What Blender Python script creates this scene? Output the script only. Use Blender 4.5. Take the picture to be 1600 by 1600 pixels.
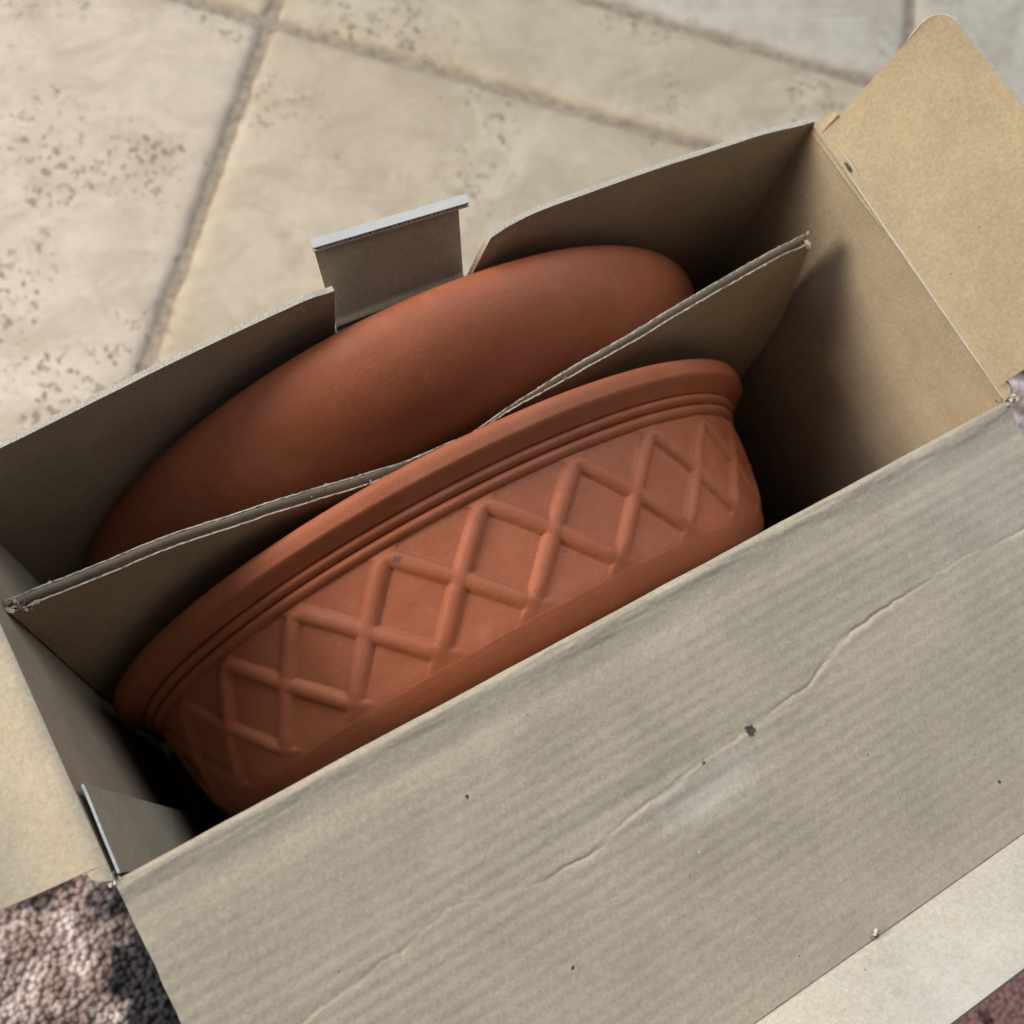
import bpy, math, random
import numpy as np
from mathutils import Matrix, Vector

for o in list(bpy.data.objects):
    bpy.data.objects.remove(o, do_unlink=True)
SC = bpy.context.scene
COL = SC.collection
random.seed(7)
RNG = np.random.default_rng(11)
PI = math.pi

# ------------------------------------------------------------------ camera
ZT = 0.367                      # height of the box opening above the tiles
R3 = ((0.85936, -0.48463, 0.16319), (-0.42015, -0.85106, -0.31490), (0.29150, 0.20205, -0.93499))
cam_d = bpy.data.cameras.new('Camera')
cam = bpy.data.objects.new('Camera', cam_d)
COL.objects.link(cam)
cam.matrix_world = Matrix(((R3[0][0], -R3[1][0], -R3[2][0], 0.05426),
                           (R3[0][1], -R3[1][1], -R3[2][1], -0.02779),
                           (R3[0][2], -R3[1][2], -R3[2][2], 0.34445 + ZT),
                           (0, 0, 0, 1)))
cam_d.sensor_width = 36
cam_d.lens = 1667.8 / 1600 * 36
cam_d.clip_start = 0.01
cam_d.clip_end = 100
cam_d.dof.use_dof = True
cam_d.dof.focus_distance = 0.375
cam_d.dof.aperture_fstop = 10.5
SC.camera = cam

# ------------------------------------------------------------------ light
w = bpy.data.worlds.new('World')
SC.world = w
w.use_nodes = True
w.node_tree.nodes['Background'].inputs[0].default_value = (0.80, 0.88, 1.0, 1)
w.node_tree.nodes['Background'].inputs[1].default_value = 0.085

def area(name, loc, target, sx, sy, power, color):
    l = bpy.data.lights.new(name, 'AREA')
    l.shape = 'RECTANGLE'; l.size = sx; l.size_y = sy
    l.energy = power; l.color = color
    o = bpy.data.objects.new(name, l); COL.objects.link(o)
    o.location = loc
    o.rotation_euler = (Vector(target) - Vector(loc)).to_track_quat('-Z', 'Y').to_euler()
    return o
BOXC = (0.18, 0.07, ZT)
area('window_light', (-1.40, 0.79, ZT + 0.585), BOXC, 0.68, 0.68, 38, (1.0, 0.89, 0.72))
area('patio_door_light', (-0.45, 2.0, ZT + 1.7), (0.2, 0.2, 0.2), 1.7, 1.4, 44, (0.90, 0.95, 1.0))
area('skylight', (1.45, 0.55, ZT + 1.85), BOXC, 1.3, 1.3, 34, (0.82, 0.91, 1.0))

SC.view_settings.view_transform = 'Standard'
SC.view_settings.look = 'None'
SC.view_settings.exposure = 0.0
SC.view_settings.gamma = 1.0
SC.view_settings.use_curve_mapping = False

# ------------------------------------------------------------------ noise helpers (numpy)
_LAT = np.random.default_rng(3).random((256, 256))
def vnoise(x, y):
    x = np.asarray(x, float); y = np.asarray(y, float)
    xi = np.floor(x).astype(int); yi = np.floor(y).astype(int)
    fx = x - xi; fy = y - yi
    fx = fx * fx * (3 - 2 * fx); fy = fy * fy * (3 - 2 * fy)
    g = lambda a, b: _LAT[a % 256, b % 256]
    return ((g(xi, yi) * (1 - fx) + g(xi + 1, yi) * fx) * (1 - fy) +
            (g(xi, yi + 1) * (1 - fx) + g(xi + 1, yi + 1) * fx) * fy) * 2 - 1
def fbm(x, y, o=4):
    s = 0; a = 1.0; t = 0
    for i in range(o):
        s = s + a * vnoise(np.asarray(x) * 2**i + 17.3 * i, np.asarray(y) * 2**i + 9.1 * i); t += a; a *= .5
    return s / t
def sstep(a, b, x):
    t = np.clip((np.asarray(x, float) - a) / (b - a), 0, 1)
    return t * t * (3 - 2 * t)
def interp(x, xs, ys):
    return np.interp(x, xs, ys)

# ------------------------------------------------------------------ mesh helpers
def mesh_obj(name, V, F, mats, parent=None, root=(0, 0, 0), mi=None, smooth=None):
    """V: world-space verts, stored relative to root (the thing's base)."""
    V = np.asarray(V, float).reshape(-1, 3) - np.asarray(root)
    m = bpy.data.meshes.new(name)
    m.from_pydata(V.tolist(), [], [list(map(int, f)) for f in F])
    for mt in (mats if isinstance(mats, (list, tuple)) else [mats]):
        m.materials.append(mt)
    n = len(m.polygons)
    if mi is not None:
        m.polygons.foreach_set('material_index', np.asarray(mi, dtype=np.int32))
    if smooth is None:
        smooth = np.ones(n, bool)
    elif isinstance(smooth, bool):
        smooth = np.full(n, smooth)
    m.polygons.foreach_set('use_smooth', np.asarray(smooth, dtype=bool))
    m.update()
    o = bpy.data.objects.new(name, m)
    COL.objects.link(o)
    if parent is not None:
        o.parent = parent
    else:
        o.location = root
    return o

def thing(name, label, cat, base):
    o = bpy.data.objects.new(name, None)
    o.empty_display_size = 0.05
    COL.objects.link(o)
    o.location = base
    o['label'] = label; o['category'] = cat
    return o

def grid_normals(P):
    du = np.gradient(P, axis=0); dv = np.gradient(P, axis=1)
    n = np.cross(du, dv)
    return n / (np.linalg.norm(n, axis=2, keepdims=True) + 1e-12)

class Geo:
    def __init__(s): s.V = []; s.F = []; s.mi = []; s.sm = []; s.n = 0
    def add(s, V, F, mi=0, sm=True):
        V = np.asarray(V, float).reshape(-1, 3)
        s.V.append(V)
        for f in F:
            s.F.append([int(i) + s.n for i in f]); s.mi.append(mi); s.sm.append(sm)
        s.n += len(V)
    def grid(s, P, mi=0, flip=False, sm=True):
        nu, nv = P.shape[:2]
        I = np.arange(nu * nv).reshape(nu, nv)
        a, b, c, d = I[:-1, :-1].ravel(), I[1:, :-1].ravel(), I[1:, 1:].ravel(), I[:-1, 1:].ravel()
        F = np.stack([a, d, c, b] if flip else [a, b, c, d], 1)
        s.add(P, F.tolist(), mi, sm)
    def sheet(s, P, th, mi=(0, 1, 2), dirn=1.0, rough=0.0):
        """solid sheet: P is the visible face, the back is offset by th along -dirn*normal; edges get their own verts"""
        N = grid_normals(P) * dirn
        Q = P - N * th
        s.grid(P, mi[0], flip=dirn < 0)
        s.grid(Q, mi[1], flip=dirn > 0)
        for A, B in ((P[0], Q[0]), (P[-1], Q[-1]), (P[:, 0], Q[:, 0]), (P[:, -1], Q[:, -1])):
            k = len(A)
            mid = (A + B) / 2
            if rough:
                j = RNG.normal(0, rough, (k, 3)); mid = mid + j
            E = np.stack([A, A * .75 + mid * .25 , mid, B * .75 + mid * .25, B], 1)
            s.grid(E, mi[2], sm=False)
    def obj(s, name, mats, parent=None, root=(0, 0, 0)):
        return mesh_obj(name, np.concatenate(s.V), s.F, mats, parent, root, s.mi, s.sm)

# ------------------------------------------------------------------ material helpers
class Mat:
    def __init__(s, name):
        s.m = bpy.data.materials.new(name); s.m.use_nodes = True
        s.t = s.m.node_tree; s.p = s.t.nodes['Principled BSDF']
        s.co = s.t.nodes.new('ShaderNodeTexCoord').outputs['Object']
    def n(s, kind, **kw):
        nd = s.t.nodes.new('ShaderNode' + kind)
        for k, v in kw.items():
            setattr(nd, k, v)
        return nd
    def link(s, a, b): s.t.links.new(a, b)
    def val(s, sock, v):
        if hasattr(v, 'is_linked') or hasattr(v, 'links'): s.link(v, sock)
        else: sock.default_value = v
    def mapping(s, scale=(1, 1, 1), rot=(0, 0, 0), loc=(0, 0, 0), vec=None):
        n = s.n('Mapping'); n.inputs['Scale'].default_value = scale
        n.inputs['Rotation'].default_value = rot; n.inputs['Location'].default_value = loc
        s.link(vec or s.co, n.inputs['Vector']); return n.outputs[0]
    def noise(s, scale, detail=4, rough=.55, vec=None, dist=0):
        n = s.n('TexNoise'); n.inputs['Scale'].default_value = scale
        n.inputs['Detail'].default_value = detail; n.inputs['Roughness'].default_value = rough
        n.inputs['Distortion'].default_value = dist
        s.link(vec or s.co, n.inputs['Vector']); return n.outputs['Fac']
    def voro(s, scale, vec=None, feature='F1', rand=1):
        n = s.n('TexVoronoi', feature=feature); n.inputs['Scale'].default_value = scale
        n.inputs['Randomness'].default_value = rand
        s.link(vec or s.co, n.inputs['Vector']); return n.outputs['Distance']
    def ramp(s, fac, stops, interp='LINEAR'):
        n = s.n('ValToRGB'); r = n.color_ramp; r.interpolation = interp
        while len(r.elements) < len(stops): r.elements.new(.5)
        for e, (p, c) in zip(r.elements, stops):
            e.position = p; e.color = (c, c, c, 1) if isinstance(c, (int, float)) else (*c, 1)
        s.link(fac, n.inputs[0]); return n.outputs[0]
    def math(s, op, a, b=0.0, clamp=False):
        n = s.n('Math', operation=op); n.use_clamp = clamp
        s.val(n.inputs[0], a); s.val(n.inputs[1], b); return n.outputs[0]
    def mix(s, fac, a, b, blend='MIX'):
        n = s.n('Mix', data_type='RGBA', blend_type=blend)
        s.val(n.inputs['Factor'], fac)
        for k, v in ((6, a), (7, b)):
            if isinstance(v, (tuple, list)): n.inputs[k].default_value = (*v, 1) if len(v) == 3 else v
            else: s.link(v, n.inputs[k])
        return n.outputs[2]
    def dist(s, pt, scale=(1, 1, 1), vec=None):
        n = s.n('VectorMath', operation='SUBTRACT'); s.link(vec or s.co, n.inputs[0]); n.inputs[1].default_value = pt
        k = s.n('VectorMath', operation='MULTIPLY'); s.link(n.outputs[0], k.inputs[0]); k.inputs[1].default_value = scale
        l = s.n('VectorMath', operation='LENGTH'); s.link(k.outputs[0], l.inputs[0]); return l.outputs['Value']
    def bump(s, h, strength=.5, distance=.001, prev=None):
        n = s.n('Bump'); n.inputs['Strength'].default_value = strength; n.inputs['Distance'].default_value = distance
        s.link(h, n.inputs['Height'])
        if prev: s.link(prev, n.inputs['Normal'])
        return n.outputs[0]
    def out(s, color, rough, normal=None, spec=.5):
        s.val(s.p.inputs['Base Color'], (*color, 1) if isinstance(color, tuple) else color)
        s.val(s.p.inputs['Roughness'], rough)
        s.p.inputs['Specular IOR Level'].default_value = spec
        if normal: s.link(normal, s.p.inputs['Normal'])
        return s.m

def kraft(name, base, axis=None, specks=(), stripe=.35, patches=(), pale=.12):
    """kraft paper: mottled fibre, tiny dark and pale fibres, flute lines along one axis"""
    k = Mat(name)
    b = np.array(base)
    m1 = k.noise(28, 4, .6)
    col = k.mix(k.ramp(m1, [(.3, 0.0), (.7, 1.0)]), tuple(b * .88), tuple(b * 1.1))
    m2 = k.noise(650, 3, .7)
    col = k.mix(k.ramp(m2, [(.36, 0.0), (.64, 1.0)]), k.mix(1, col, (.84, .83, .81), 'MULTIPLY'), col)
    m2b = k.noise(240, 2, .6)
    col = k.mix(k.ramp(m2b, [(.5, 0.0), (.75, .55)]), col, k.mix(1, col, (1.16, 1.15, 1.14), 'MULTIPLY'))
    # fibres, two directions
    for rot, sc, dark in (((.3, .5, .9), (620, 2300, 1500), True), ((.9, .2, 2.3), (640, 2400, 1400), True), ((.2, 1.2, 2.9), (500, 2100, 1300), False)):
        v = k.mapping(scale=sc, rot=rot)
        f = k.noise(1, 1, .5, vec=v)
        fac = k.ramp(f, [(.69, 0.0), (.77, .55 if dark else .30)])
        col = k.mix(fac, col, tuple(b * np.array((.52, .46, .40))) if dark else tuple(np.minimum(b * 1.6 + .05, .9)))
    # sparse specks
    vs = k.voro(80)
    col = k.mix(k.ramp(vs, [(.02, .75), (.04, 0.0)]), col, tuple(b * .28))
    vs2 = k.voro(60, vec=k.mapping(loc=(3.1, 1.7, 2.2)))
    col = k.mix(k.ramp(vs2, [(.014, .7), (.026, 0.0)]), col, (.75, .73, .69))
    h = k.math('ADD', k.math('MULTIPLY', m2, .6), k.math('MULTIPLY', k.noise(180, 2), .8))
    nrm = k.bump(h, .32, .0006)
    if axis is not None:
        sc = [0, 0, 0]; sc[axis] = 1
        v = k.mapping(scale=(30 if axis != 0 else 1, 30 if axis != 1 else 1, 30 if axis != 2 else 1))
        wv = k.n('TexWave', wave_type='BANDS', bands_direction='XYZ'[axis]); wv.inputs['Scale'].default_value = 30
        wv.inputs['Distortion'].default_value = 1.2; wv.inputs['Detail'].default_value = 2; wv.inputs['Detail Scale'].default_value = .6
        k.link(k.co, wv.inputs['Vector'])
        st = k.math('MULTIPLY', wv.outputs['Fac'], k.ramp(k.noise(14, 3), [(.3, .2), (.7, 1.0)]))
        nrm = k.bump(st, stripe, .0007, nrm)
        # rubbed flute crests are a touch paler
        sv = [60., 60., 60.]; sv[(axis + 1) % 3] = 7; sv[axis] = 200
        rub = k.noise(1, 3, .6, vec=k.mapping(scale=tuple(sv if axis != 1 else (9, 200, 60))))
        col = k.mix(k.ramp(rub, [(.50, 0.0), (.80, pale)]), col, tuple(np.minimum(b * 1.3 + .03, .9)))
    for (pt, sc, r0, r1, c, amt) in patches:
        d = k.math('ADD', k.dist(pt, sc), k.math('MULTIPLY', k.math('SUBTRACT', k.noise(170, 5, .75), .5), r1 * 3.0))
        col = k.mix(k.ramp(k.math('DIVIDE', d, r1 * 1.25), [(.8 * r0 / r1, amt), (.8, 0.0)]), col, c)
    for (pt, r) in specks:
        d = k.math('ADD', k.dist(pt), k.math('MULTIPLY', k.math('SUBTRACT', k.noise(1100, 3), .5), r * 1.5))
        col = k.mix(k.ramp(k.math('DIVIDE', d, r * 2), [(.34, .92), (.46, 0.0)]), col, (.035, .028, .022))
    return k.out(col, .82, nrm, .28)

# ------------------------------------------------------------------ floor
floor_root_z = 0.0
g = Geo()
g.add([(-6, -6, -.0050), (6, -6, -.0050), (6, 6, -.0050), (-6, 6, -.0050)], [(0, 1, 2, 3)])
mk = Mat('grout')
cg = mk.mix(mk.ramp(mk.noise(150, 6, .7), [(.3, 0.0), (.7, 1.0)]), (.18, .14, .105), (.42, .345, .265))
MGROUT = mk.out(cg, .9, mk.bump(mk.noise(420, 4, .7), .6, .0016), .2)
floor = g.obj('floor', MGROUT)
floor['kind'] = 'structure'

def travertine(name, base, pit_lo, pit_hi, warm):
    k = Mat(name)
    rnd = k.n('ObjectInfo').outputs['Random']
    off = k.n('CombineXYZ'); k.link(k.math('MULTIPLY', rnd, 37.0), off.inputs[0]); k.link(k.math('MULTIPLY', rnd, 11.0), off.inputs[1])
    ad = k.n('VectorMath', operation='ADD'); k.link(k.co, ad.inputs[0]); k.link(off.outputs[0], ad.inputs[1])
    vec = ad.outputs[0]
    b = np.array(base)
    big = k.noise(5, 5, .6, vec=vec, dist=.6)
    col = k.mix(k.ramp(big, [(.32, 0.0), (.68, 1.0)]), tuple(b * np.array(warm)), tuple(b * 1.08))
    # cloudy veins, drawn out along the bed of the stone
    vein = k.noise(1, 7, .70, vec=k.mapping(scale=(17, 26, 17), rot=(0, 0, .35), vec=vec), dist=.5)
    col = k.mix(k.ramp(vein, [(.46, 0.0), (.60, .85)]), col, tuple(b * np.array((.74, .70, .64))))
    fine = k.noise(75, 6, .72, vec=vec)
    col = k.mix(k.ramp(fine, [(.38, .55), (.60, 0.0)]), col, tuple(b * .78))
    # pits: worm-like holes in clusters
    wob = k.n('TexNoise'); wob.inputs['Scale'].default_value = 70; wob.inputs['Detail'].default_value = 3; k.link(vec, wob.inputs['Vector'])
    wm = k.n('VectorMath', operation='MULTIPLY_ADD'); k.link(wob.outputs['Color'], wm.inputs[0]); wm.inputs[1].default_value = (.012, .012, 0); k.link(vec, wm.inputs[2])
    v2 = k.mapping(scale=(1.0, .62, 1), rot=(0, 0, -.5), vec=wm.outputs[0])
    cell = k.voro(92, vec=v2)
    cell2 = k.voro(170, vec=k.mapping(loc=(1.3, 2.1, 0), vec=v2))
    clus = k.ramp(k.noise(9, 4, .62, vec=vec), [(pit_lo, 0.0), (pit_hi, 1.0)])
    size = k.math('MULTIPLY', clus, .30)
    p1 = k.math('MULTIPLY', k.math('SUBTRACT', size, cell), 9.0, True)
    p2 = k.math('MULTIPLY', k.math('SUBTRACT', k.math('MULTIPLY', clus, .26), cell2), 9.0, True)
    wn = k.noise(52, 3, .55, vec=wm.outputs[0])
    wl = k.math('SUBTRACT', .022, k.math('ABSOLUTE', k.math('SUBTRACT', wn, .5)))
    br = k.ramp(k.noise(130, 2, .5, vec=vec), [(.50, 0.0), (.58, 1.0)])
    p3 = k.math('MULTIPLY', k.math('MULTIPLY', k.math('MULTIPLY', wl, 70.0, True), br), k.ramp(clus, [(.35, 0.0), (.8, 1.0)]))
    pit = k.math('MAXIMUM', k.math('MAXIMUM', p1, p2), p3)
    col = k.mix(k.math('MULTIPLY', pit, .75), col, (.19, .145, .10))
    h = k.math('SUBTRACT', k.math('MULTIPLY', fine, .12), pit)
    nrm = k.bump(h, .75, .0014)
    nrm = k.bump(k.noise(16, 3, vec=vec), .25, .003, nrm)
    return k.out(col, k.ramp(fine, [(.3, .50), (.7, .66)]), nrm, .4)
MT_PIT = travertine('travertine_pitted', (0.532, 0.456, 0.375), .41, .58, (.88, .81, .75))
MT = travertine('travertine', (0.494, 0.418, 0.318), .45, .66, (.84, .79, .71))
MT_PALE = travertine('travertine_pale', (0.503, 0.451, 0.380), .46, .68, (.84, .82, .79))

FA = math.radians(-41)
UX, UY = math.cos(FA), math.sin(FA)
def fl(u, v): return (u * UX - v * UY, u * UY + v * UX)
def tile(u0, u1, v0, v1, mat, seed, fine):
    gap = .0034
    u0 += gap; u1 -= gap; v0 += gap; v1 -= gap
    e = np.array([0, .0006, .0014, .0026, .0042, .0065, .0095])
    nm = 130 if fine else 6
    def ax(a, b): return np.concatenate([a + e, np.linspace(a + .0095, b - .0095, max(3, int(nm * (b - a) / .54)))[1:-1], (b - e)[::-1]])
    us, vs = ax(u0, u1), ax(v0, v1)
    U, V = np.meshgrid(us, vs, indexing='ij')
    du = np.minimum(U - u0, u1 - U); dv_ = np.minimum(V - v0, v1 - V)
    d = np.minimum(du, dv_)
    rnd_ = .008
    dc = np.where((du < rnd_) & (dv_ < rnd_), rnd_ - np.hypot(rnd_ - du, rnd_ - dv_), d)
    dc = np.maximum(np.minimum(d, dc), 0)
    Z = -.0070 * np.exp(-dc / .0034) + .0004 * fbm(U * 9 + seed, V * 9, 3)
    wu = .0022 * fbm(V * 60 + seed * 3.1, V * 0 + seed, 4); wv = .0022 * fbm(U * 60 + seed * 1.7, U * 0 + seed + 9, 4)
    ku = np.exp(-du / .006) * np.where(U < (u0 + u1) / 2, 1, -1); kv = np.exp(-dv_ / .006) * np.where(V < (v0 + v1) / 2, 1, -1)
    U2, V2 = U + wu * ku, V + wv * kv
    ctr = np.array((*fl((u0 + u1) / 2, (v0 + v1) / 2), 0.0))
    P = np.stack([U2 * UX - V2 * UY, U2 * UY + V2 * UX, Z], 2) - ctr
    g = Geo(); g.grid(P, 0)
    for Ed in (P[0], P[-1], P[:, 0], P[:, -1]):
        lo = Ed.copy(); lo[:, 2] = -.012
        g.grid(np.stack([Ed, lo], 1), 0, sm=False)
    o = g.obj('tile', [mat])
    o.parent = floor; o.location = ctr
rows = []
v = .636 - 3 * .578 - .46
while v < 2.6:
    rows.append((v, v + .46)); rows.append((v + .46, v + .578)); v += .578
sd = 0
for (v0, v1) in rows:
    for kk in range(-4, 5):
        u0 = -.15 + .54 * kk
        if not (-2.0 < u0 < 1.9): continue
        sd += 1
        near = -.75 < u0 < .95 and -.1 < v0 < 1.0
        if v1 - v0 > .3 and abs(v0 - .176) < .01 and kk == -1: mt = MT_PIT
        elif v0 > .75 and v0 < .8: mt = MT_PALE
        else: mt = [MT, MT, MT_PALE, MT_PIT][(sd * 7) % 4] if not near else MT
        tile(u0, u0 + .54, v0, v1, mt, sd, near)

# ------------------------------------------------------------------ rug
RUGZ = .0055
rug_base = (.33, -.19, 0.0)
rug = thing('rug', 'pinkish brown speckled pile rug with navy patches under the cardboard box', 'rug', rug_base)
RX0, RX1, RY0, RY1 = -.42, 1.08, -.62, .20
k = Mat('rug_pile')
co = k.co
fi = k.noise(72, 2, .55)
col = k.mix(k.ramp(fi, [(.34, 0.0), (.68, 1.0)]), (.26, .185, .17), (.80, .69, .67))
mid = k.noise(38, 4, .6)
col = k.mix(k.ramp(mid, [(.36, .8), (.52, 0.0)]), col, (.36, .25, .22))
red = k.math('ADD', k.dist((.02, -.12, 0), (1, 1, 0)), k.math('MULTIPLY', k.noise(14, 3), .05))
col = k.mix(k.ramp(red, [(.20, 1.0), (.24, 0.0)]), col, k.mix(fi, (.30, .15, .14), (.42, .25, .24)))
wob = k.math('MULTIPLY', k.math('SUBTRACT', k.noise(34, 5, .65), .5), .085)
nv = k.math('ADD', k.dist((-.335, .160, 0), (1, .80, 0)), wob)
navy = k.mix(fi, (.006, .007, .012), (.05, .05, .062))
col = k.mix(k.ramp(nv, [(.068, .97), (.084, 0.0)]), col, navy)
blk = k.ramp(k.noise(27, 3, .6, vec=k.mapping(loc=(.4, .93, 0))), [(.60, 0.0), (.66, .85)])
col = k.mix(blk, col, (.035, .03, .032))
MRUG = k.out(col, .95, None, .1)
g = Geo()
nx, ny = 60, 40
X, Y = np.meshgrid(np.linspace(RX0, RX1, nx), np.linspace(RY0, RY1, ny), indexing='ij')
P = np.stack([X, Y, np.full_like(X, RUGZ - .0015)], 2)
g.sheet(P, .0035, (0, 0, 0), 1.0)
g.obj('backing', MRUG, rug, rug_base)
# pile: short crossing tufts
def spots(x0, x1, y0, y1, sp):
    X, Y = np.meshgrid(np.arange(x0, x1, sp), np.arange(y0, y1, sp), indexing='ij')
    return np.c_[X.ravel() + RNG.normal(0, sp * .3, X.size), Y.ravel() + RNG.normal(0, sp * .3, Y.size), np.full(X.size, sp)]
A_ = spots(-.26, .72, -.38, .20, .0034)
B_ = spots(RX0, RX1, RY0, RY1, .0056)
B_ = B_[~((B_[:, 0] > -.26) & (B_[:, 0] < .72) & (B_[:, 1] > -.38))]
D_ = np.concatenate([A_, B_])
D_ = D_[~((D_[:, 0] > .01) & (D_[:, 0] < .35) & (D_[:, 1] > .01) & (D_[:, 1] < .13))]
X, Y, SPC = D_.T
n = len(X)
rad = SPC * RNG.uniform(.65, .95, n); ht = RNG.uniform(.0006, .0010, n) + RUGZ
under = (X > -.006) & (X < .366) & (Y > -.006) & (Y < .160)
ht = np.where(under, RUGZ - .0004, ht)
lean = RNG.normal(0, .0009, (n, 2)); a0 = RNG.uniform(0, 6.28, n)
V = np.zeros((n, 9, 3))
for i in range(4):
    a = a0 + i * PI / 2
    V[:, i] = np.stack([X + rad * np.cos(a), Y + rad * np.sin(a), np.full(n, RUGZ - .003)], 1)
    V[:, 4 + i] = np.stack([X + lean[:, 0] * .6 + rad * .8 * np.cos(a), Y + lean[:, 1] * .6 + rad * .8 * np.sin(a), ht - .0002], 1)
V[:, 8] = np.stack([X + lean[:, 0], Y + lean[:, 1], ht], 1)
base = np.arange(n)[:, None] * 9
F = []
quads = np.concatenate([base + np.array([[i, (i + 1) % 4, 4 + (i + 1) % 4, 4 + i]]) for i in range(4)])
tris = np.concatenate([base + np.array([[4 + i, 4 + (i + 1) % 4, 8]]) for i in range(4)])
pile = mesh_obj('pile', V.reshape(-1, 3), quads.tolist() + tris.tolist(), MRUG, rug, rug_base)
pile['kind'] = 'stuff'

# ------------------------------------------------------------------ cardboard box
L, Wd = .36, .139
BZ = RUGZ + .0005                # underside of the box
def zz(z): return z + ZT
box_base = (L / 2, Wd / 2, BZ)
box = thing('cardboard_box', 'open brown corrugated cardboard box holding two terracotta pots on edge', 'box', box_base)
ob = np.array(box_base)
def loc(x, y, z): return (x - ob[0], y - ob[1], z + ZT - ob[2])

KR = (.40, .325, .235)
M_IN = kraft('kraft_inside', KR, 2, stripe=.14)
M_FLAP = kraft('kraft_flap', (.43, .35, .25))
M_OUT = kraft('kraft_outside', (.60, .57, .52))
k = Mat('cut_edge')
ce = k.mix(k.noise(900, 3, .7), (.30, .26, .20), (.66, .62, .55))
M_EDGE = k.out(ce, .9, k.bump(k.noise(1400, 3), .6, .0008), .2)

DR = math.radians(8)
def lidp(x, s, h=0):
    return (x, -s * math.cos(DR) - h * -math.sin(DR) * -1, -s * math.sin(DR) + h * math.cos(DR))
specks = [(lidp(.2001, .0579), .0024), (lidp(.1794, .0588), .0013), (lidp(.103, .0297), .00075),
          (lidp(.1086, .0924), .0007), (lidp(.2762, .1191), .0008), (lidp(.0755, .0125), .0004), (lidp(.235, .086), .0004), (lidp(.31, .014), .0006)]
specks = [(loc(*p), r) for p, r in specks]
M_LID = kraft('kraft_lid', (.430, .366, .284), 1, specks, .03,
              [(loc(*lidp(.178, .0675)), (1, 2.6, 1), .006, .026, (.56, .53, .48), .35),
               (loc(*lidp(.33, .02)), (1, 1.2, 1), .01, .05, (.50, .47, .43), .2)], pale=.05)
BM = [M_IN, M_OUT, M_EDGE]

# walls: P[u, v] with u along the wall, v up
TH = .0022
def wall_top(x): return 0
# back wall, bowed outwards, notched for the locking tab
xs = np.unique(np.concatenate([np.linspace(-.0018, .1452, 60), np.linspace(.1458, .2022, 24), np.linspace(.2024, .215, 24), np.linspace(.217, L + .0018, 60)]))
vs = np.concatenate([np.linspace(0, .88, 26), np.linspace(.893, 1, 22)])
by = interp(xs, [0, .021, .066, .10, .139, .17, .20, .218, .277, .338, .36], [.139, .1402, .144, .147, .1495, .149, .1465, .148, .1464, .1425, .139])
kk = np.ones(9) / 9
by = np.convolve(np.pad(by, 4, mode='edge'), kk, 'valid'); by[0] = by[-1] = .139
top = .0006 * fbm(xs * 40, xs * 0, 3) + .0004
top = top - .0022 * np.exp(-((xs - .1445) / .006) ** 2)
nt = np.where((xs > .1455) & (xs < .2023), -.0345, 0)
nt = np.where(xs >= .2023, -.034 * (1 - sstep(.2023, .2085, xs) ** .7), nt)
top = np.where(nt < -.001, nt + top * .3, top + nt)
bot = BZ - ZT + .0025
P = np.zeros((len(xs), len(vs), 3))
for j, vv in enumerate(vs):
    z = bot + (top - bot) * vv
    f = sstep(0, .5, vv) if vv < .5 else 1.0
    dent = np.exp(-((xs - .206) / .012) ** 2) * sstep(-.05, 0, z) * -.002
    P[:, j] = np.stack([xs, .139 + (by - .139) * f + dent + .0003 * fbm(xs * 25, z * 40, 3), z + ZT], 1)
g = Geo(); g.sheet(P, TH, (0, 1, 2), -1.0 if False else 1.0)
# orientation check: visible face must look to -y
nrm_y = grid_normals(P)[10, 10, 1]
if nrm_y > 0:
    g = Geo(); g.sheet(P, TH, (0, 1, 2), -1.0)
g.obj('back_wall', BM, box, box_base)

def flat_wall(name, fn, nu, nv, want, mats=BM, th=TH, parent=box, rough=0.0):
    u = np.linspace(0, 1, nu); v = np.linspace(0, 1, nv)
    U, V = np.meshgrid(u, v, indexing='ij')
    P = fn(U, V)
    N = grid_normals(P)[nu // 2, nv // 2]
    d = 1.0 if np.dot(N, want) > 0 else -1.0
    g = Geo(); g.sheet(P, th, (0, 1, 2), d, rough)
    return g, P, d

# right wall with its outward-leaning dust flap as one bent profile split into two parts
bz = bot
HT = -bz
def rw(U, V):
    y = -.0012 + U * (Wd + .0028); z = bz + V * (HT - .0012)
    x = L + .0006 * fbm(y * 30, z * 30, 3) * (V < .97)
    return np.stack([x, y, z + ZT], 2)
g, _, _ = flat_wall('side_wall', rw, 40, 70, (-1, 0, 0)); g.obj('side_wall', BM, box, box_base)
def lw(U, V):
    y = -.0012 + U * (Wd + .0028); z = bz + V * (HT - .0012)
    x = .0000 + .0006 * fbm(y * 30 + 4, z * 30, 3) * (V < .97)
    return np.stack([x, y, z + ZT], 2)
g, _, _ = flat_wall('side_wall', lw, 40, 70, (1, 0, 0)); g.obj('side_wall', BM, box, box_base)
def bt(U, V):
    return np.stack([U * L, V * Wd, np.full_like(U, BZ + .0022)], 2)
g, _, _ = flat_wall('bottom', bt, 6, 6, (0, 0, 1)); g.obj('bottom', BM, box, box_base)
def fw(U, V):
    x = U * L; z = bz + V * (HT - .0022)
    return np.stack([x, .0 + .0004 * fbm(x * 30, z * 30, 2), z + ZT], 2)
g, _, _ = flat_wall('front_wall', fw, 60, 40, (0, 1, 0)); g.obj('front_wall', BM, box, box_base)

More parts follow.
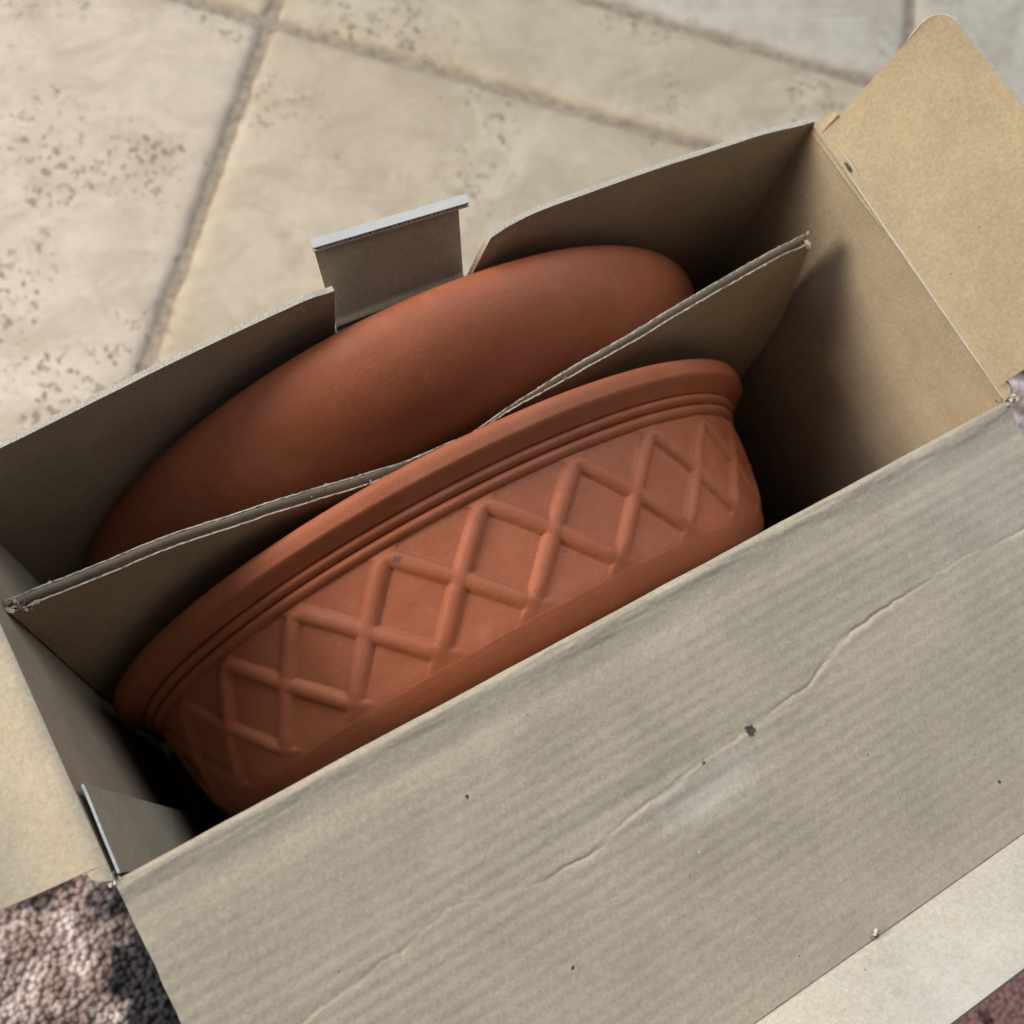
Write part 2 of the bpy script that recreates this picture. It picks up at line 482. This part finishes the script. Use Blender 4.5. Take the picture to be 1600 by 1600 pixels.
# lid: roll of the fold, then the panel drooping by 8 degrees
WR1 = np.array([(-.01, .0655), (.0306, .0642), (.0483, .0624), (.0666, .0606), (.0816, .0575), (.0957, .0613), (.1129, .0645), (.1344, .0653), (.1541, .0618), (.179, .0596), (.2015, .0584), (.2253, .0586), (.25, .060)])
WR2 = np.array([(.19, .0590), (.202, .0574), (.227, .0545), (.2372, .051), (.2522, .046), (.2739, .0452), (.3057, .045), (.3383, .0462), (.37, .046)])
xs = np.linspace(0, L, 560)
sv = np.concatenate([np.linspace(.0125, .0405, 50), np.linspace(.041, .071, 130), np.linspace(.0716, .1385, 95)])
X, S = np.meshgrid(xs, sv, indexing='ij')
def wr(path, X, S, amp, lo, hi):
    c = np.interp(X, path[:, 0], path[:, 1]) + .0010 * fbm(X * 140, X * 0 + 3, 4)
    d = S - c
    env = sstep(lo[0], lo[1], X) * (1 - sstep(hi[0], hi[1], X)) * np.clip(.75 + .7 * fbm(X * 38, X * 0 + 8, 2), .40, 1.3)
    # sharp lip: drops quickly on the near side, eases off on the far side
    alt = sstep(-.25, .25, fbm(X * 26, X * 0 + 5, 2))
    groove = -.9 * np.exp(-(d / .00065) ** 2) + .45 * np.exp(-((d - .0019) / .0015) ** 2)
    lipp = np.where(d > 0, .6 * np.exp(-d / .0035), .6 * np.exp(d / .0008)) - .5 * np.exp(-((d + .0011) / .0007) ** 2)
    pr = groove * alt + lipp * (1 - alt)
    return amp * env * pr
H = .000085 * np.sin((S + .0004 * fbm(X * 8, S * 60, 2)) * 2 * PI / .0048) * (.65 + .45 * fbm(X * 18, S * 50, 2))
H = H + .00016 * fbm(X * 20, S * 26, 3) - .0006 * np.exp(-np.abs(S - np.where(X < .2, np.interp(X, WR1[:, 0], WR1[:, 1]), np.interp(X, WR2[:, 0], WR2[:, 1]))) / .013)
H = H + wr(WR1, X, S, .00048, (-.02, .03), (.195, .235)) + wr(WR2, X, S, .00045, (.188, .215), (.40, .45))
H = H - .0011 * np.exp(-(((X - .178) / .026) ** 2 + ((S - .068) / .0055) ** 2))
H = H - .0008 * np.exp(-(((X - .150) / .03) ** 2 + ((S - .0565) / .0045) ** 2))
H = H * sstep(.1385, .132, S)
# shallow trough beside the fold
trough = -.0011 * np.exp(-((S - .0125) / .0052) ** 2)
H = H + trough * (.75 + .25 * fbm(X * 20, S * 0, 2))
edge_w = .0005 * fbm(S * 120, S * 0 + 2, 3)
XX = X + np.where(X < .002, edge_w, 0) + np.where(X > L - .002, edge_w, 0)
panel = np.stack([XX, -S * math.cos(DR) + H * 0, -S * math.sin(DR) + H * math.cos(DR) + ZT], 2)
# fold roll (arc from the inner wall face up and over)
prof = np.array([(.0000, -.0030), (.0001, -.0020), (-.0002, -.0011), (-.0009, -.0004), (-.0020, -.0001), (-.0034, -.0003), (-.0050, -.0009), (-.0068, -.0016), (-.0086, -.0021), (-.0105, -.0024)])
tt = np.linspace(0, len(prof) - 1, 30)
pr = np.stack([np.interp(tt, np.arange(len(prof)), prof[:, i]) for i in (0, 1)], 1)
kk = np.ones(5) / 5
for i in (0, 1): pr[2:-2, i] = np.convolve(pr[:, i], kk, 'valid')
roll = np.zeros((len(xs), 30, 3))
for j in range(30):
    wv_ = .0004 * fbm(xs * 60, xs * 0 + .3 * j, 3)
    roll[:, j] = np.stack([xs, np.full_like(xs, pr[j, 0]) + wv_ * .5, pr[j, 1] + wv_ + .0002 + ZT], 1)
# blend roll end into panel start
e0 = panel[:, 0]; r1 = roll[:, -1]
for j in range(20, 30):
    f = (j - 19) / 11
    roll[:, j] = roll[:, j] * (1 - f * .0) + (e0 - r1) * (f ** 2) * .75
P = np.concatenate([roll, panel], 1)
kk5 = np.array([1, 2, 3, 2, 1]) / 9
Q = P.copy()
for j in range(24, 36):
    Q[:, j, 2] = sum(P[:, j + o, 2] * kk5[o + 2] for o in range(-2, 3))
P = Q
N = grid_normals(P)[200, 150]
g = Geo(); g.sheet(P, TH, (0, 1, 2), 1.0 if N[2] > 0 else -1.0)
lid = g.obj('lid', [M_LID, M_OUT, M_EDGE], box, box_base)

# tuck flap of the lid, bent up a little
LU = math.radians(31)
cy, cz_ = -.1385 * math.cos(DR), -.1385 * math.sin(DR)
def lip(U, V):
    x0 = .004 + V * .010; x1 = L - .004 - V * .010
    x = x0 + U * (x1 - x0)
    s = V * .0335 * (1 - .25 * np.clip((np.abs(U - .5) - .44) / .06, 0, 1) ** 2)
    bend = LU + .10 * V
    dip = -.0007 * np.exp(-(s / .0014) ** 2) * 1.0
    h = .0002 * fbm(x * 40, s * 60, 3) + .0004 * fbm(x * 9, s * 20, 2) * V
    return np.stack([x, cy - .0004 - s * np.cos(bend), cz_ + s * np.sin(bend) + dip + h + .0001 + ZT], 2)
g, _, _ = flat_wall('tuck_flap', lip, 160, 40, (0, .3, 1), [M_FLAP, M_OUT, M_EDGE])
M_LIP = kraft('kraft_tuck_lit', (.50, .45, .375), None, (), 0,  # same board as the lid; its brighter, cooler light is painted in as paler colour
              [(loc(.215, cy - .029, cz_ + .011), (1, 1.6, 1), .008, .045, (.62, .62, .61), .25)])
g.obj('tuck_flap', [M_LIP, M_OUT, M_EDGE], lid, box_base)

def torn(bits, size, flat=.5, seed=0):
    """little curled scraps of torn paper"""
    r = np.random.default_rng(seed); g = Geo()
    for (p, nb) in bits:
        for i in range(nb):
            c = np.array(p) + r.normal(0, size * .45, 3)
            d1 = r.normal(0, 1, 3); d1 /= np.linalg.norm(d1); d2 = np.cross(d1, r.normal(0, 1, 3)); d2 /= np.linalg.norm(d2)
            s = size * r.uniform(.35, 1.0); q = []
            for a in np.linspace(-1, 1, 5):
                for b in (-.5, 0, .5):
                    q.append(c + d1 * a * s * .6 + d2 * b * s * flat * r.uniform(.6, 1.2) + np.cross(d1, d2) * (a * a * s * .35 + r.normal(0, s * .06)))
            F = [(3 * i_ + j, 3 * i_ + j + 1, 3 * i_ + j + 4, 3 * i_ + j + 3) for i_ in range(4) for j in range(2)]
            g.add(q, F, 0)
    return g
k = Mat('torn_paper')
M_TORN = k.out(k.mix(k.noise(700, 3), (.42, .37, .30), (.70, .66, .60)), .9, None, .2)
# nicks left by the perforation along the lid crease
for (nx_, sz) in ((.2055, .0013), (.1445, .0017)):
    g = torn([((nx_, cy + .0008, cz_ + .0006 + ZT), 4), ((nx_ - sz, cy + .0004, cz_ + .0006 + ZT), 2)], sz * 1.5, .6, int(nx_ * 1000))
    th_ = np.linspace(0, 2 * PI, 20, endpoint=False)
    g.add([(nx_ + sz * .7 * math.cos(t_), cy + .0003 + sz * .5 * math.sin(t_), cz_ + .0008 + ZT) for t_ in th_], [list(range(20))], 1)
    k = Mat('nick_shade') if nx_ > .2 else None
    if k: M_HOLE = k.out((.10, .075, .05), .95)
    g.obj('perforation_nick', [M_TORN, M_HOLE], lid, box_base)

# dust flaps
def rflap(U, V):
    s = V * .068
    a = math.radians(24) - math.radians(6) * V
    y0, y1 = .0062, .1335
    y = y1 + (y0 - y1) * U
    # rounded outer corners
    rc = .0095
    dy = np.minimum(y - y0, y1 - y)
    cut = np.where(dy < rc, rc - np.sqrt(np.maximum(rc ** 2 - (rc - np.clip(dy, 0, rc)) ** 2, 0)), 0)
    s = s - cut * sstep(.6, 1, V)
    bowx = .0014 * np.sin(U * PI) * V + .0006 * fbm(y * 22, s * 25, 3) * sstep(0, .15, V)
    # shoulders: the hinge line runs the whole wall, flap proper is inset
    return np.stack([L - .0002 + np.sin(a) * s + bowx, y, np.cos(a) * s - .0008 + ZT], 2)
uu = np.concatenate([np.linspace(0, .12, 30), np.linspace(.13, .87, 60), np.linspace(.88, 1, 30)])
vv = np.concatenate([np.linspace(0, .7, 30), np.linspace(.72, 1, 24)])
U, V = np.meshgrid(uu, vv, indexing='ij'); P = rflap(U, V)
N = grid_normals(P)[50, 20]
g = Geo(); g.sheet(P, TH, (0, 1, 2), 1.0 if N[0] < 0 else -1.0)
# hinge shoulders
for (ya, yb, s_) in ((.1335, .1388, .011), (.0002, .0062, .004)):
    y = np.linspace(ya, yb, 12); s = np.linspace(0, 1, 12)
    Y, S_ = np.meshgrid(y, s, indexing='ij')
    t_ = np.abs(Y - (ya if ya > .05 else yb)) / abs(yb - ya)
    hgt = s_ * np.sqrt(np.maximum(1 - t_ ** 2, 0)) * .95 + .0006
    P = np.stack([L - .0002 + .30 * S_ * hgt + .0012 * np.sin(t_ * PI) * S_, Y, S_ * hgt - .0008 + ZT], 2)
    N = grid_normals(P)[3, 3]
    g.sheet(P, TH, (0, 1, 2), 1.0 if N[0] < 0 else -1.0)
M_RF = kraft('kraft_dust_flap', (.47, .385, .265))
fr = g.obj('dust_flap', [M_RF, M_OUT, M_EDGE], box, box_base)
# pressed crease between wall and flap: two fine raised lips with a little split
def tube(path, r, mat, name, parent, sides=7, taper=True, fl=1.0):
    path = np.asarray(path, float); n_ = len(path)
    T = np.gradient(path, axis=0); T /= np.linalg.norm(T, axis=1, keepdims=True)
    up = np.array([0.0, 0, 1]); A = np.cross(T, up); A /= np.linalg.norm(A, axis=1, keepdims=True) + 1e-9; B = np.cross(T, A)
    th_ = np.linspace(0, 2 * PI, sides + 1)
    rr = r * (np.sin(np.linspace(.12, PI - .12, n_)) ** .5 if taper else np.ones(n_))
    P = np.stack([path + (A * np.cos(t_) * fl + B * np.sin(t_)) * rr[:, None] for t_ in th_], 1)
    g = Geo(); g.grid(P, 0); return g.obj(name, [mat], parent, box_base)
yy = np.linspace(.1375, .085, 40)
tube(np.stack([L - .0001 + .0002 * fbm(yy * 90, yy * 0, 2), yy, -.0032 + .0016 * (.1375 - yy) / .05 + .0003 * fbm(yy * 80, yy * 0, 3) + ZT], 1), .0011, M_FLAP, 'crease', fr)
yy = np.linspace(.125, .0015, 70)
tube(np.stack([L - .0001 + .0003 * sstep(.02, .1, yy), yy, .0010 * sstep(.1, .12, yy) - .0006 + .00035 * fbm(yy * 60, yy * 0 + 4, 3) + ZT], 1), .00055, M_TORN, 'crease', fr)
yy = np.linspace(.122, .108, 16)
tube(np.stack([L + .0012 + 0 * yy, yy, .0026 + .0005 * np.sin((yy - .108) / .014 * PI) + ZT], 1), .00045, M_TORN, 'crease', fr)
yy = np.linspace(.117, .112, 12)
tube(np.stack([L + .0002 + 0 * yy, yy, .0016 + 0 * yy + ZT], 1), .0006, M_HOLE, 'crease_split', fr)

# left dust flap: rolls over the wall top, slopes out, curls up at its end
def lflap(U, V):
    s = V * .068
    y0 = .0055 + .0065 * V; y1 = .1335 - .0065 * V
    y = y1 + (y0 - y1) * U
    ang = np.interp(s, [0, .004, .010, .02, .04, .07], [70, 104, 118, 106, 76, 58])
    return s, y, ang
uu = np.linspace(0, 1, 60); vv = np.concatenate([np.linspace(0, .2, 24), np.linspace(.22, 1, 40)])
U, V = np.meshgrid(uu, vv, indexing='ij')
s, y, ang = lflap(U, V)
ds = np.diff(s, axis=1, prepend=0)
x = -np.cumsum(np.sin(np.radians(ang)) * ds, 1); z = np.cumsum(np.cos(np.radians(ang)) * ds, 1)
P = np.stack([x - .0001, y, z - .0008 + .0005 * fbm(y * 25, s * 30, 3) + ZT], 2)
N = grid_normals(P)[30, 30]
g = Geo(); g.sheet(P, TH, (0, 1, 2), 1.0 if N[2] > 0 else -1.0)
for (ya, yb, s_) in ((.1335, .1388, .006), (.0002, .0055, .005)):
    yq = np.linspace(ya, yb, 10); sq = np.linspace(0, 1, 10)
    Y, S_ = np.meshgrid(yq, sq, indexing='ij')
    t_ = np.abs(Y - (ya if ya > .05 else yb)) / abs(yb - ya)
    hgt = s_ * np.sqrt(np.maximum(1 - t_ ** 2, 0)) + .0008
    P = np.stack([-.0001 - S_ * hgt, Y, .0008 * np.sin(S_ * PI) - .0006 + ZT], 2)
    N = grid_normals(P)[3, 3]
    g.sheet(P, TH, (0, 1, 2), 1.0 if N[2] > 0 else -1.0)
M_LF = kraft('kraft_left_flap', (.47, .40, .30))
fl_ = g.obj('dust_flap', [M_LF, M_OUT, M_EDGE], box, box_base)

# glue tab in the front corner
def gtab(U, V):
    y = .0012 + U * (.0285 - .004 * (1 - V)); z = bz + .01 + V * (HT - .0095)
    return np.stack([.0024 + .013 * (1 - V) + .0006 * U * V, y, z - .0018 + .0016 * (1 - U) + .0003 * fbm(y * 200, z * 0, 2) + ZT], 2)
k = Mat('skylit_edge'); M_SKYLIT = k.out(k.mix(k.noise(800, 3), (.28, .30, .31), (.50, .54, .56)), .7, k.bump(k.noise(1500, 3), .5, .0006), .4)  # bluish tone puts the sky light on this cut edge into its colour
M_GT = kraft('kraft_glue_tab', (.40, .345, .26))
g, _, _ = flat_wall('glue_tab', gtab, 30, 40, (1, 0, 0), th=.0008); g.obj('glue_tab', [M_GT, M_OUT, M_SKYLIT], box, box_base)

# locking tab of the back wall
M_TABIN = kraft('kraft_tab', (.41, .335, .235))
def ltab(U, V):
    xl = .1468 + (-.0012) * V; xr = .2028 + (-.0008) * V
    x = xl + U * (xr - xl)
    a = math.radians(27) - U * math.radians(9)
    s = V * .0385
    kink = .0012 * np.exp(-((s - .0035) / .0014) ** 2)
    return np.stack([x, .1495 - .001 * U + np.sin(a) * s - kink, -.0345 + np.cos(a) * s + ZT], 2)
g, PT, _ = flat_wall('locking_tab', ltab, 40, 50, (0, -1, .3))
tab = g.obj('locking_tab', [M_TABIN, M_OUT, M_EDGE], box, box_base)

def corrugated(name, A, B, parent, root, mats, waves, along, amp=.9, fray=0.0):
    """board of two liners with a fluted medium between; A, B are the two face grids"""
    nA = (B - A); t = np.linalg.norm(nA, axis=2, keepdims=True); d = nA / t
    g = Geo()
    lt = .00055
    for (S0, sg) in ((A, 1), (B, -1)):
        In = S0 + d * lt * sg
        g.grid(S0, 0, flip=False); g.grid(In, 0, flip=True)
        for e0, e1 in ((S0[0], In[0]), (S0[-1], In[-1]), (S0[:, 0], In[:, 0]), (S0[:, -1], In[:, -1])):
            j = RNG.normal(0, fray, e0.shape) if fray else 0
            g.grid(np.stack([e0, (e0 + e1) / 2 + j, e1], 1), 1, sm=False)
    nu, nv = A.shape[:2]
    ph = np.linspace(0, 1, nu)[:, None] if along == 0 else np.linspace(0, 1, nv)[None, :]
    f = .5 + .5 * amp * np.cos(ph * waves * 2 * PI) * np.ones((nu, nv)) * (1 - 2 * lt / .0045)
    Mid = A + d * t * f[..., None]
    g.grid(Mid, 2)
    return g.obj(name, mats, parent, root)
k = Mat('fluting'); M_FLUTE = k.out(k.mix(k.noise(300, 3), (.20, .155, .11), (.34, .27, .20)), .95, None, .1)
k = Mat('white_liner'); M_WHITE = k.out(k.mix(k.noise(60, 4), (.60, .59, .57), (.76, .75, .73)), .6, k.bump(k.noise(600, 2), .15, .0005), .4)
# folded-back strip at the head of the tab (open flutes face the box)
nu, nv = 150, 8
U, V = np.meshgrid(np.linspace(0, 1, nu), np.linspace(0, 1, nv), indexing='ij')
pl = PT[0, -1]; pr_ = PT[-1, -1]
x = pl[0] - .0006 + U * (pr_[0] + .0046 - pl[0]); yb = pl[1] + U * (pr_[1] - pl[1]); zb = pl[2] + U * (pr_[2] - pl[2]) + .0003
A = np.stack([x, yb - .0012 + V * .0030, zb - .0004 + V * .0012], 2)
B = A + np.array([0, .0004, .0024])
corrugated('tab_strip', A, B, tab, box_base, [M_WHITE, M_EDGE, M_FLUTE], 16, 0)

# torn corners
torn([((L + .0012, .0012, ZT + .0012), 7), ((L + .0004, .0006, ZT - .002), 5)], .0034, seed=4).obj('torn_corner', [M_TORN], box, box_base)
torn([((.0002, .0010, ZT - .0012), 5)], .0022, seed=9).obj('torn_corner', [M_TORN], box, box_base)
for q_, (p_, n_) in enumerate((((.2050, .1472, ZT - .028), 3), ((.2085, .1470, ZT - .003), 3))):
    torn([(p_, n_)], .0014, seed=12 + q_).obj('torn_corner', [M_TORN], box, box_base)

# ------------------------------------------------------------------ divider
div_base = (L / 2, .094, BZ + .0030)
dv = thing('cardboard_divider', 'loose corrugated cardboard divider with frayed edge standing between the two pots', 'divider', div_base)
M_DIV = kraft('kraft_divider', (.37, .29, .205), 2, stripe=.14)
k = Mat('divider_edge'); M_DE = k.out(k.mix(k.noise(900, 3, .7), (.30, .25, .19), (.58, .51, .43)), .9, k.bump(k.noise(1500, 2), .6, .0006), .2)
nu, nv = 260, 130
u = np.linspace(0, 1, nu)
vq = np.concatenate([np.linspace(0, .7, 40), np.linspace(.705, 1, 90)])
x0, x1 = .0009, .3575
U, V = np.meshgrid(u, vq, indexing='ij')
Xq = x0 + U * (x1 - x0)
ztop = interp(Xq, [0, .05, .10, .15, .18, .205, .28, .34, .36], [-.0195, -.0205, -.0240, -.0350, -.0370, -.0280, -.0205, -.0195, -.0195])
ztop = ztop + .0006 * fbm(Xq * 70, Xq * 0 + 1, 3)
zb = -.352
Z = zb + (ztop - zb) * V
yb = interp(Xq, [0, .05, .10, .15, .18, .21, .28, .345, .36], [.0995, .0975, .0940, .0905, .0902, .0925, .0975, .1030, .1035])
wave = .0007 * fbm(Xq * 30, Xq * 0 + 6, 3)
ylow = .0935
tv = sstep(-.16, -.02, Z)
Y = ylow * (1 - tv) + (yb + wave) * tv
# slanted right end: the crushed top corner stands off the end wall
xe = interp(Z, [-.36, -.10, -.085, -.05, -.018], [.3575, .3575, .3565, .3490, .3405])
xe = xe + .0008 * fbm(Z * 130, Z * 0 + 2, 3)
Xq = x0 + U * (xe - x0)
th = interp(Xq, [0, .13, .145, .16, .19, .205, .22, .33, .36], [.0050, .0048, .0026, .0016, .0016, .0028, .0036, .0044, .0068])
thv = .0042 * (1 - tv) + th * tv
Bk = np.stack([Xq, Y, Z + ZT], 2)
Fr = np.stack([Xq, Y - thv, Z + ZT + .0004 * fbm(Xq * 60, Xq * 0 + 9, 3) * (V > .97)], 2)
corrugated('board', Fr, Bk, dv, div_base, [M_DIV, M_DE, M_FLUTE], 62, 1, .9, .00022)
pts = [((xx, float(np.interp(xx, [0, .05, .10, .15, .18, .21, .28, .345], [.0995, .0975, .0940, .0905, .0902, .0925, .0975, .1030])) - .002, ZT + float(np.interp(xx, [0, .05, .10, .15, .18, .205, .28, .34], [-.0195, -.0205, -.0240, -.0350, -.0370, -.0280, -.0205, -.0195]))), 1)
       for xx in (.030, .108, .113, .121, .127, .131, .215, .262, .30)]
for q_, pp in enumerate(pts):
    torn([pp], .0018, .5, 21 + q_).obj('frayed_paper', [M_DE], dv, div_base)
torn([((.3405, .1005, ZT - .0185), 9), ((.3385, .0985, ZT - .0195), 4)], .0032, .7, 5).obj('frayed_paper', [M_DE], dv, div_base)
torn([((.0030, .0965, ZT - .0190), 8), ((.0065, .0950, ZT - .0195), 4)], .0030, .6, 15).obj('frayed_paper', [M_DE], dv, div_base)

# ------------------------------------------------------------------ terracotta
def terracotta(name, base, marks=(), rough=.58):
    k = Mat(name); b = np.array(base)
    big = k.noise(11, 4, .6)
    col = k.mix(k.ramp(big, [(.3, 0.0), (.7, 1.0)]), tuple(b * np.array((.90, .86, .84))), tuple(b * np.array((1.08, 1.10, 1.12))))
    med = k.noise(70, 5, .65)
    col = k.mix(k.ramp(med, [(.40, .30), (.58, 0.0)]), col, tuple(b * np.array((.80, .74, .72))))
    # turning streaks round the axis and dusty bloom
    dust = k.noise(34, 5, .7)
    col = k.mix(k.ramp(dust, [(.52, 0.0), (.78, .28)]), col, (.48, .22, .15))
    scf = k.noise(1, 4, .7, vec=k.mapping(scale=(230, 110, 160), rot=(.4, .7, .3)))
    col = k.mix(k.math('MULTIPLY', k.ramp(scf, [(.60, 0.0), (.75, .22)]), k.ramp(big, [(.42, 0.0), (.62, 1.0)])), col, (.56, .33, .25))
    gr = k.voro(260); col = k.mix(k.ramp(gr, [(.03, .4), (.06, 0.0)]), col, (.52, .30, .20))
    gr2 = k.voro(210, vec=k.mapping(loc=(2, 5, 1))); col = k.mix(k.ramp(gr2, [(.03, .5), (.05, 0.0)]), col, tuple(b * .45))
    for (pt, sc, r, c) in marks:
        d = k.math('ADD', k.dist(pt, sc), k.math('MULTIPLY', k.math('SUBTRACT', k.noise(500, 3, .7), .5), r * 1.3))
        col = k.mix(k.ramp(k.math('DIVIDE', d, r * 2), [(.30, .8), (.42, 0.0)]), col, c)
    fine = k.noise(900, 4, .7)
    nrm = k.bump(fine, .34, .0007)
    nrm = k.bump(k.noise(95, 4, .6), .16, .0012, nrm)
    ro = k.ramp(med, [(.3, rough - .05), (.7, rough + .12)])
    return k.out(col, ro, nrm, .34)

def revolve(profile, cx, cz, nth, name, mat, parent, root, disp=None, th0=-PI, th1=PI, caps=False):
    """profile: list of (y, r) about an axis along y; angle 0 points up"""
    pr = np.asarray(profile, float)
    th_ = np.linspace(th0, th1, nth + 1)
    T, I = np.meshgrid(th_, np.arange(len(pr)), indexing='ij')
    Y = pr[I, 0]; Rr = pr[I, 1]
    if disp is not None: Rr = Rr + disp(T, Y)
    P = np.stack([cx + Rr * np.sin(T), Y, cz + Rr * np.cos(T) + ZT], 2)
    g = Geo(); g.grid(P, 0, flip=True)
    return g.obj(name, [mat], parent, root)
def curve(pts, n):
    """Catmull-Rom through pts"""
    p = np.asarray(pts, float); p = np.concatenate([[2 * p[0] - p[1]], p, [2 * p[-1] - p[-2]]]); out = []
    for i in range(1, len(p) - 2):
        for t in np.linspace(0, 1, n, endpoint=False):
            out.append(.5 * ((2 * p[i]) + (-p[i - 1] + p[i + 1]) * t + (2 * p[i - 1] - 5 * p[i] + 4 * p[i + 1] - p[i + 2]) * t * t + (-p[i - 1] + 3 * p[i] - 3 * p[i + 1] + p[i + 2]) * t ** 3))
    out.append(p[-2]); return np.array(out)

TC = (.335, .100, .046)
# lattice planter
pcx, pcz = .1742, -.1805
pot_base = (pcx, .045, BZ + .003)
pot = thing('terracotta_planter', 'terracotta planter with raised diamond lattice and banded rim lying on edge', 'planter', pot_base)
pb = np.array(pot_base)
def pl_(x, y, z): return (x - pb[0], y - pb[1], z + ZT - pb[2])
M_POT = terracotta('terracotta_planter', TC, [(pl_(.2393, .030, -.0424), (1, 1, .7), .0016, (.62, .58, .55)),
                                               (pl_(.124, .056, -.0304), (.6, 1, 1), .0018, (.10, .06, .05)),
                                               (pl_(.2405, .0285, -.044), (1.4, .8, .8), .0010, (.62, .58, .55))])
YB, YT_ = .0165, .0615
def wallr(y): return .1475 + (y - YB) / (YT_ - YB) * (.1565 - .1475)
DTH = math.radians(15); TH0 = math.radians(2.7)
def lattice(T, Y):
    ym = .0395; hh = .0205
    w1 = ((T - TH0) / DTH - (Y - ym) / (2 * hh)); w2 = ((T - TH0) / DTH + (Y - ym) / (2 * hh))
    # irregular hand-pressed wobble
    wob = .014 * fbm(T * 5, Y * 40, 2)
    sp_ = .152 * DTH * (2 * hh) / math.hypot(.152 * DTH, 2 * hh)
    out = 0
    res = []
    for i, ww in enumerate((w1 + wob, w2 - wob)):
        d = np.abs(ww - np.round(ww)) * sp_
        hw = .0035 + .0003 * fbm(T * 7, Y * 60 + i, 2)
        q = np.clip(1 - (d / hw) ** 2, 0, 1)
        res.append(.0025 * q ** .58)
    h = (res[0] ** 5 + res[1] ** 5 + 1e-24) ** .2
    fade = sstep(.0140, .0240, Y) ** .8 * (1 - sstep(.0575, .0635, Y))
    return h * fade + .00022 * fbm(T * 14, Y * 90, 3)
ys = np.linspace(.0140, .0640, 130)
body = [(y, float(wallr(y)) - .0005 * (1 - float(sstep(.0125, .0185, y))) ** 1.5) for y in ys]
foot = curve([(.0035, .060), (.0034, .110), (.0036, .1300), (.0043, .1352), (.0068, .1402), (.0104, .1440), (.0126, .1457), (.0140, body[0][1])], 8)
revolve(body, pcx, pcz, 1500, 'lattice_wall', M_POT, pot, pot_base, lattice)
revolve(foot, pcx, pcz, 360, 'foot', M_POT, pot, pot_base)
g = Geo(); ths = np.linspace(0, 2 * PI, 120, endpoint=False)
g.add([(pcx + .0605 * math.sin(t), .00345, pcz + .0605 * math.cos(t) + ZT) for t in ths], [list(range(120))], 0, False)
g.obj('base', [M_POT], pot, pot_base)
r1 = curve([(.0618, .1560), (.0626, .1585), (.0640, .1600), (.0655, .1598), (.0664, .1584)], 7)
revolve(r1, pcx, pcz, 480, 'ridge', M_POT, pot, pot_base)
r2 = curve([(.0660, .1570), (.0668, .1606), (.0680, .1624), (.0694, .1622), (.0704, .1608)], 7)
revolve(r2, pcx, pcz, 480, 'ridge', M_POT, pot, pot_base)
rimp = np.concatenate([curve([(.0700, .1595), (.0703, .1622), (.0710, .1640)], 5)[:-1],
    curve([(.0710, .1640), (.0722, .1667), (.0734, .1694), (.0741, .1707)], 4)[:-1],
    curve([(.0741, .1707), (.0748, .1714), (.0760, .1718), (.0785, .1723), (.0803, .1721), (.0816, .1711), (.0823, .1690), (.0824, .1640), (.0818, .1600), (.0790, .1560), (.0700, .1510), (.0500, .1470), (.0200, .1390), (.0120, .1300), (.0100, .060), (.0100, .001)], 6)])
revolve(rimp, pcx, pcz, 480, 'rim', M_POT, pot, pot_base, lambda T, Y: .00025 * fbm(T * 5, Y * 40, 2))

# smooth bowl behind the divider
bcx, bcz = .1812, -.1770
bowl_base = (bcx, .120, BZ + .003)
bb = np.array(bowl_base)
M_BOWL = terracotta('terracotta_bowl', (.340, .100, .045), [((.165 - bb[0], .128 - bb[1], ZT - bb[2] - .007), (1.8, .5, .7), .0014, (.46, .30, .26))], .58)
bp = curve([(.0985, .001), (.0985, .060), (.0985, .1150), (.0990, .1290), (.1005, .1395), (.1035, .1490), (.1080, .1572), (.1140, .1642), (.1210, .1694), (.1285, .1722), (.1345, .1722), (.1390, .1698), (.1420, .1655), (.1430, .1600), (.1415, .1560), (.1360, .1530), (.1260, .1490), (.1140, .1390), (.1070, .1250), (.1060, .060), (.1060, .001)], 9)
bp[:, 1] = np.maximum(bp[:, 1] - .0032 * sstep(.1, .15, bp[:, 1]), .001)
bo = revolve(bp, bcx, bcz, 420, 'terracotta_bowl', M_BOWL, None, bowl_base, lambda T, Y: .0005 * fbm(T * 2.2, Y * 25, 2))
bo['label'] = 'smooth rounded terracotta bowl on edge between the divider and tabbed wall'
bo['category'] = 'bowl'
